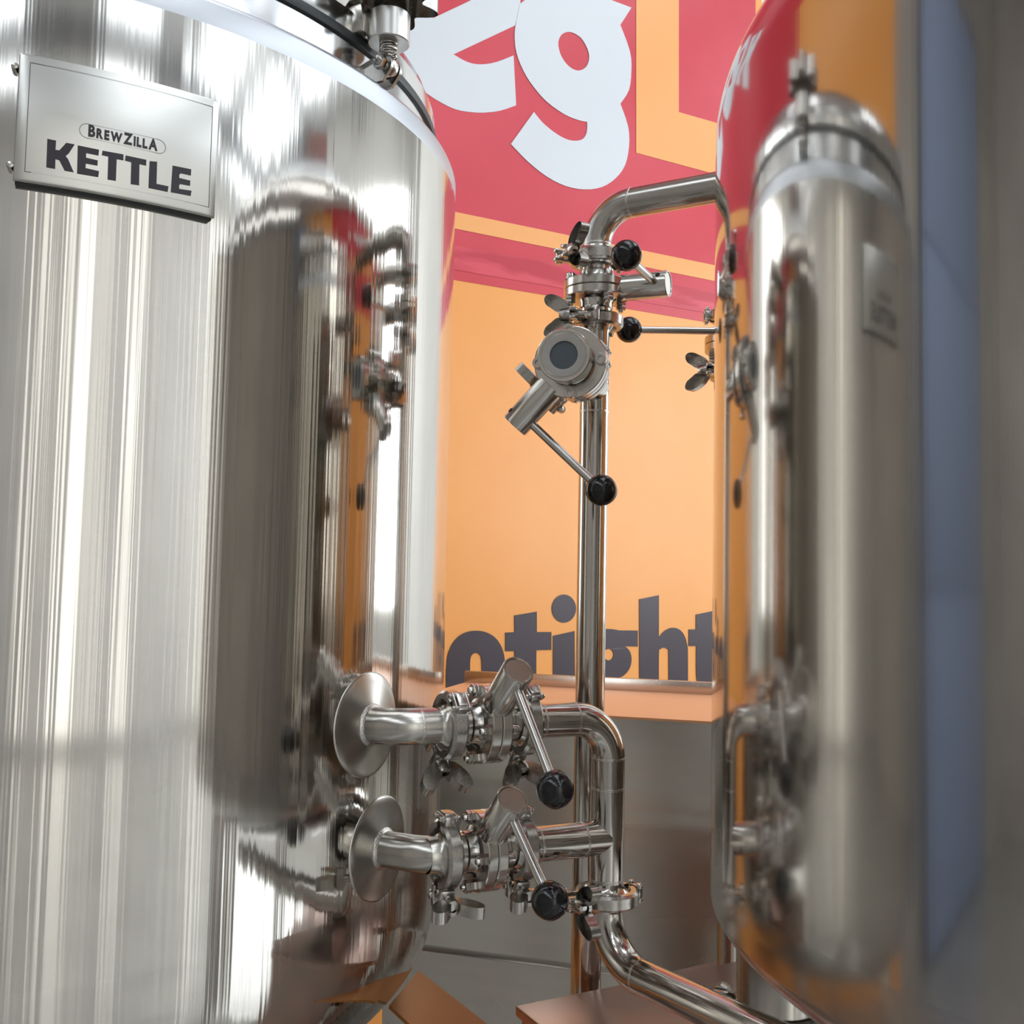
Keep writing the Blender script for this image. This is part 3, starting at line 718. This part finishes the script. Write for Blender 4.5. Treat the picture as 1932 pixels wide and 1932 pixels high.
# pill outline and small word above
pl, pr_ = plate_uv(692, 790), plate_uv(1255, 905); vm = (pl[1] + pr_[1]) / 2; hr = abs(plate_uv(690, 730)[1] - plate_uv(690, 848)[1]) / 2
def pill(r):
    return [(pr_[0] + r * math.cos(a), vm + r * math.sin(a)) for a in [-math.pi / 2 + math.pi * k / 12 for k in range(13)]] + \
           [(pl[0] + r * math.cos(a), vm + r * math.sin(a)) for a in [math.pi / 2 + math.pi * k / 12 for k in range(13)]]
part(npl, 'word_outline', slab(G(), [dens(pill(hr), .006), list(reversed(dens(pill(hr - .0005), .006)))], pmap, -.0002, .00015), 'engrave', world=True)
wa, wb = plate_uv(698, 822), plate_uv(1248, 940)
word = [('B', 1.25), ('R', 1), ('E', 1), ('W', 1), ('Z', 1.2), ('I', 1), ('L', 1), ('L', 1), ('A', 1.2)]
glyphs = []
for ch, sc in word:
    cu = bpy.data.curves.new('glyph', 'FONT'); cu.body = ch; cu.size = sc; cu.offset = .055; cu.fill_mode = 'FRONT'; cu.resolution_u = 3
    ob = bpy.data.objects.new('glyph', cu); COL.objects.link(ob)
    bpy.context.view_layer.update()
    me = ob.evaluated_get(bpy.context.evaluated_depsgraph_get()).to_mesh()
    vs = [v.co.copy() for v in me.vertices]; fs = [tuple(p.vertices) for p in me.polygons]
    glyphs.append((vs, fs)); ob.to_mesh_clear(); bpy.data.objects.remove(ob); bpy.data.curves.remove(cu)
tot = sum(max(v.x for v in vs) - min(v.x for v in vs) for vs, fs in glyphs) + .10 * 8
k = (wb[0] - wa[0]) / tot; x = wa[0]; vb_ = vm - k * .50
for vs, fs in glyphs:
    mn = min(v.x for v in vs); mxx = max(v.x for v in vs)
    part(npl, 'small_letter', G().add([pmap(x + (v.x - mn) * k, vb_ + v.y * k * 1.38, .00025) for v in vs], fs), 'ink', world=True)
    x += (mxx - mn + .10) * k
for px, py in ((30, 131), (21, 316)):
    p = on_cyl(px, py, C1, R1); n = Vector((p.x - C1.x, p.y - C1.y, 0)).normalized()
    lat = Vector((-n.y, n.x, 0))
    part(npl, 'stud', lathe(G(), [(.0032, -.001), (.0032, .006), (.0026, .0075), (.0001, .0078)], 16, frame(p, n), caps=False), 'bolt', world=True)

# ================================================================== lid swing bolt
sp = on_cyl(732, 128, C1, .530); sn = Vector((sp.x - C1.x, sp.y - C1.y, 0)).normalized(); stn = Vector((-sn.y, sn.x, 0))
def sz(py): return at(738, py, sp.y).z
SM = frame(sp, UP, sn)                          # local x out from the tank, y around it
zz = lambda py: sz(py) - sp.z
sb = thing('swing_bolt', 'spring loaded swing bolt with lobed knob clamping the left tank lid', 'clamp', mx=SM)
for s in (-1, 1):
    dz = H + .5415 - sp.z
    out = smooth_loop([(-.030, dz, 1), (.000, dz, 1), (.0115, -.004), (.008, .008), (0, .012), (-.010, .010), (-.030, .004, 1)], 4)
    part(sb, 'clevis_plate', slab(G(), [out], lambda x, y, h: Vector((x, h, y)), s * .0085 - .002, s * .0085 + .002), 'cast')
part(sb, 'hinge_pin', tube(G(), [(0, -.020, 0), (0, .014, 0)], .004, 16), 'bolt')
part(sb, 'pin_head', lathe(G(), [(.0085, 0), (.0085, .006), (.007, .0072), (.0042, .0072), (.0042, .010), (.0001, .0105)], 6, frame((0, -.0125, 0), (0, -1, 0))), 'bolt')
part(sb, 'eye', lathe(G(), [(.004, -.006), (.0105, -.006), (.0115, -.004), (.0115, .004), (.0105, .006), (.004, .006)], 28, frame((0, 0, 0), (0, 1, 0)), caps=False), 'machined')
zs0, zs1, zk = .012, zz(84), zz(16)
part(sb, 'shank', tube(G(), [(0, 0, .008), (0, 0, zk + .02)], .0048, 16), 'bolt')
hel = [(.0094 * math.cos(t), .0094 * math.sin(t), zs0 + (zs1 - zs0 + .004) * i / 150) for i, t in [(i, i / 150 * 2 * math.pi * 6.5) for i in range(151)]]
part(sb, 'spring', tube(G(), hel, .00095, 8), 'bolt', 'coil spring')
part(sb, 'sleeve', lathe(G(), [(.0065, zs1 + .001), (.0222, zs1), (.0232, zs1 + .001), (.0232, zz(30) - .001), (.0222, zz(30)), (.0065, zz(30))], 48, caps=False), 'plate', 'round steel sleeve')
part(sb, 'collar', lathe(G(), [(.0075, zz(31)), (.0075, zk + .004), (.0090, zk + .008)], 6, caps=False), 'bolt')
lob = []
for k in range(96):
    a = 2 * math.pi * k / 96; r = .046 + .0095 * math.cos(7 * a + .5); lob.append((r * math.cos(a), r * math.sin(a)))
g = G(); slab(g, [lob], lambda x, y, h: Vector((x, y, h)), zk + .004, zk + .030)
part(sb, 'lobed_knob', g, 'cast', 'seven lobed steel knob', sharp=50)
part(sb, 'knob_boss', lathe(G(), [(.0120, zk + .0045), (.0120, zk + .0005), (.0085, zk), (.0075, zk + .002)], 32, caps=False), 'cast')
part(lid, 'lid_lug', box(G(), (0, 0, 0), (.030, .030, .034), Matrix.Translation(Vector((sp.x, sp.y, H + .610)) - sn * .030 + stn * -.012) @ Matrix.Rotation(math.atan2(sn.y, sn.x), 4, 'Z'), .004), 'machined', world=False)
lg_ = lid.children[0]; lg_.data.transform(Matrix.Translation((-C1.x, -C1.y, 0)))

# ================================================================== low things under the tanks
def yaw_box(name, label, cat, p, ang, size, m, top_label=None, bev=.004):
    r = thing(name, label, cat, (p.x, p.y, p.z))
    part(r, 'housing', box(G(), (size[0] / 2, size[1] / 2, -size[2] / 2), size, Matrix.Rotation(ang, 4, 'Z'), bev), m)
    return r
jz = H - .50
jp = on_z(972, 1897, jz); jq = on_z(1205, 1850, jz); ja = math.atan2(jq.y - jp.y, jq.x - jp.x)
jb = thing('junction_box', 'square steel box with pinkish lid under the transfer pipe', 'box', (jp.x, jp.y, 0))
T = Matrix.Translation((jp.x, jp.y, 0)) @ Matrix.Rotation(ja, 4, 'Z')
part(jb, 'housing', box(G(), (.17, -.16, (jz - .012) / 2 + .2), (.33, .31, jz - .012 - .4), T, .004), 'box', world=True)
part(jb, 'box_lid', box(G(), (.17, -.16, jz - .006), (.34, .32, .012), T, .002), 'box', world=True)
for ax_, ay_ in ((.03, -.02), (.31, -.02), (.03, -.30), (.31, -.30)):
    part(jb, 'leg', box(G(), (ax_, ay_, .2), (.03, .03, .4), T), 'pipe_dull', world=True)
# tray below the second riser
kz = .73
kp = on_z(1266, 1832, kz); kq = on_z(1392, 1803, kz); ka = math.atan2(kq.y - kp.y, kq.x - kp.x)
T = Matrix.Translation((kp.x, kp.y, 0)) @ Matrix.Rotation(ka, 4, 'Z')
tray = thing('drip_tray', 'flat steel tray carrying the foot of the second riser', 'tray', (kp.x, kp.y, 0))
part(tray, 'tray_top', box(G(), (.10, -.09, kz - .008), (.20, .18, .016), T, .002), 'box', world=True)
for ax_ in (.02, .18):
    for ay_ in (-.02, -.16): part(tray, 'leg', box(G(), (ax_, ay_, (kz - .016) / 2), (.025, .025, kz - .016), T), 'pipe_dull', world=True)
# bottom outlet of the right tank with its clamp
op = on_z(1466, 1903, H - .48); op = Vector((op.x, op.y, op.z))
stub = thing('drain_stub', 'wide steel drain pipe under the right tank on the tray side', 'pipe', (op.x, op.y, op.z))
part(stub, 'pipe_run', lathe(G(), [(.049, -.006), (.046, .001), (.046, .115)], 44, Matrix.Translation(op), caps=False), 'pipe_dull', world=True, sharp=40)
part(stub, 'lower_pipe', lathe(G(), [(.046, -.0185), (.046, -.014), (.049, -.006)], 44, Matrix.Translation(op), caps=False), 'pipe_dull', world=True, sharp=40)
cr = thing('drain_clamp', 'large pipe clamp around the wide drain stub, wing nut at its left', 'clamp', mx=frame(op, UP, Vector((.9, -.4, 0))))
SCL = Matrix.Diagonal((1, 1, 1, 1))
for s in (1, -1):
    a0_, a1_ = (.1, math.pi - .1) if s > 0 else (math.pi + .1, 2 * math.pi - .1)
    part(cr, 'clamp_half', ring(G(), [(.0475, -.008), (.0495, -.010), (.0570, -.010), (.0590, -.008), (.0590, .004), (.0570, .006), (.0510, .006), (.0475, .003)], 40, None, a0_, a1_), 'cast')
    part(cr, 'ear', box(G(), (-.066, s * .010, -.002), (.020, .009, .014), None, .0015), 'cast')
part(cr, 'clamp_bolt', tube(G(), [(-.068, -.02, -.002), (-.068, .03, -.002)], .004, 14), 'bolt')
part(cr, 'wing_nut', lathe(G(), [(.004, .016), (.0095, .016), (.0105, .020), (.0095, .034), (.004, .036)], 8, Matrix.Translation((-.068, 0, -.002)) @ Matrix.Rotation(-math.pi / 2, 4, 'X'), caps=False), 'cast')
# bare sheet wedge under the left tank, orange reflection painted on
w0 = at(790, 1831, 1.42); w1 = at(735, 1896, 1.25); w2 = at(925, 1936, 1.30); w3 = at(800, 1960, 1.15)
wedge = thing('orange_lit_chute', 'sloping sheet metal chute with painted orange reflection poking out below the left tank', 'chute', (w1.x, w1.y, w3.z))
nn = (w2 - w0).cross(w1 - w0).normalized()
if nn.z < 0: nn = -nn
ext = (w2 - w0).normalized() * .03
q = [w0, w1, w1 + (w2 - w0) + (w1 - w0) * .1 + ext, w2 + ext]
vs = q + [p - nn * .004 for p in q]
part(wedge, 'sheet', G().add(vs, [(0, 1, 2, 3), (7, 6, 5, 4), (0, 4, 5, 1), (1, 5, 6, 2), (2, 6, 7, 3), (3, 7, 4, 0)]), 'orange_reflection', world=True)
bx = w1 + (w2 - w0) * .9
part(wedge, 'support_leg', tube(G(), [(bx.x, bx.y, 0), (bx.x, bx.y, bx.z - .01)], .012, 16), 'pipe_dull', world=True)
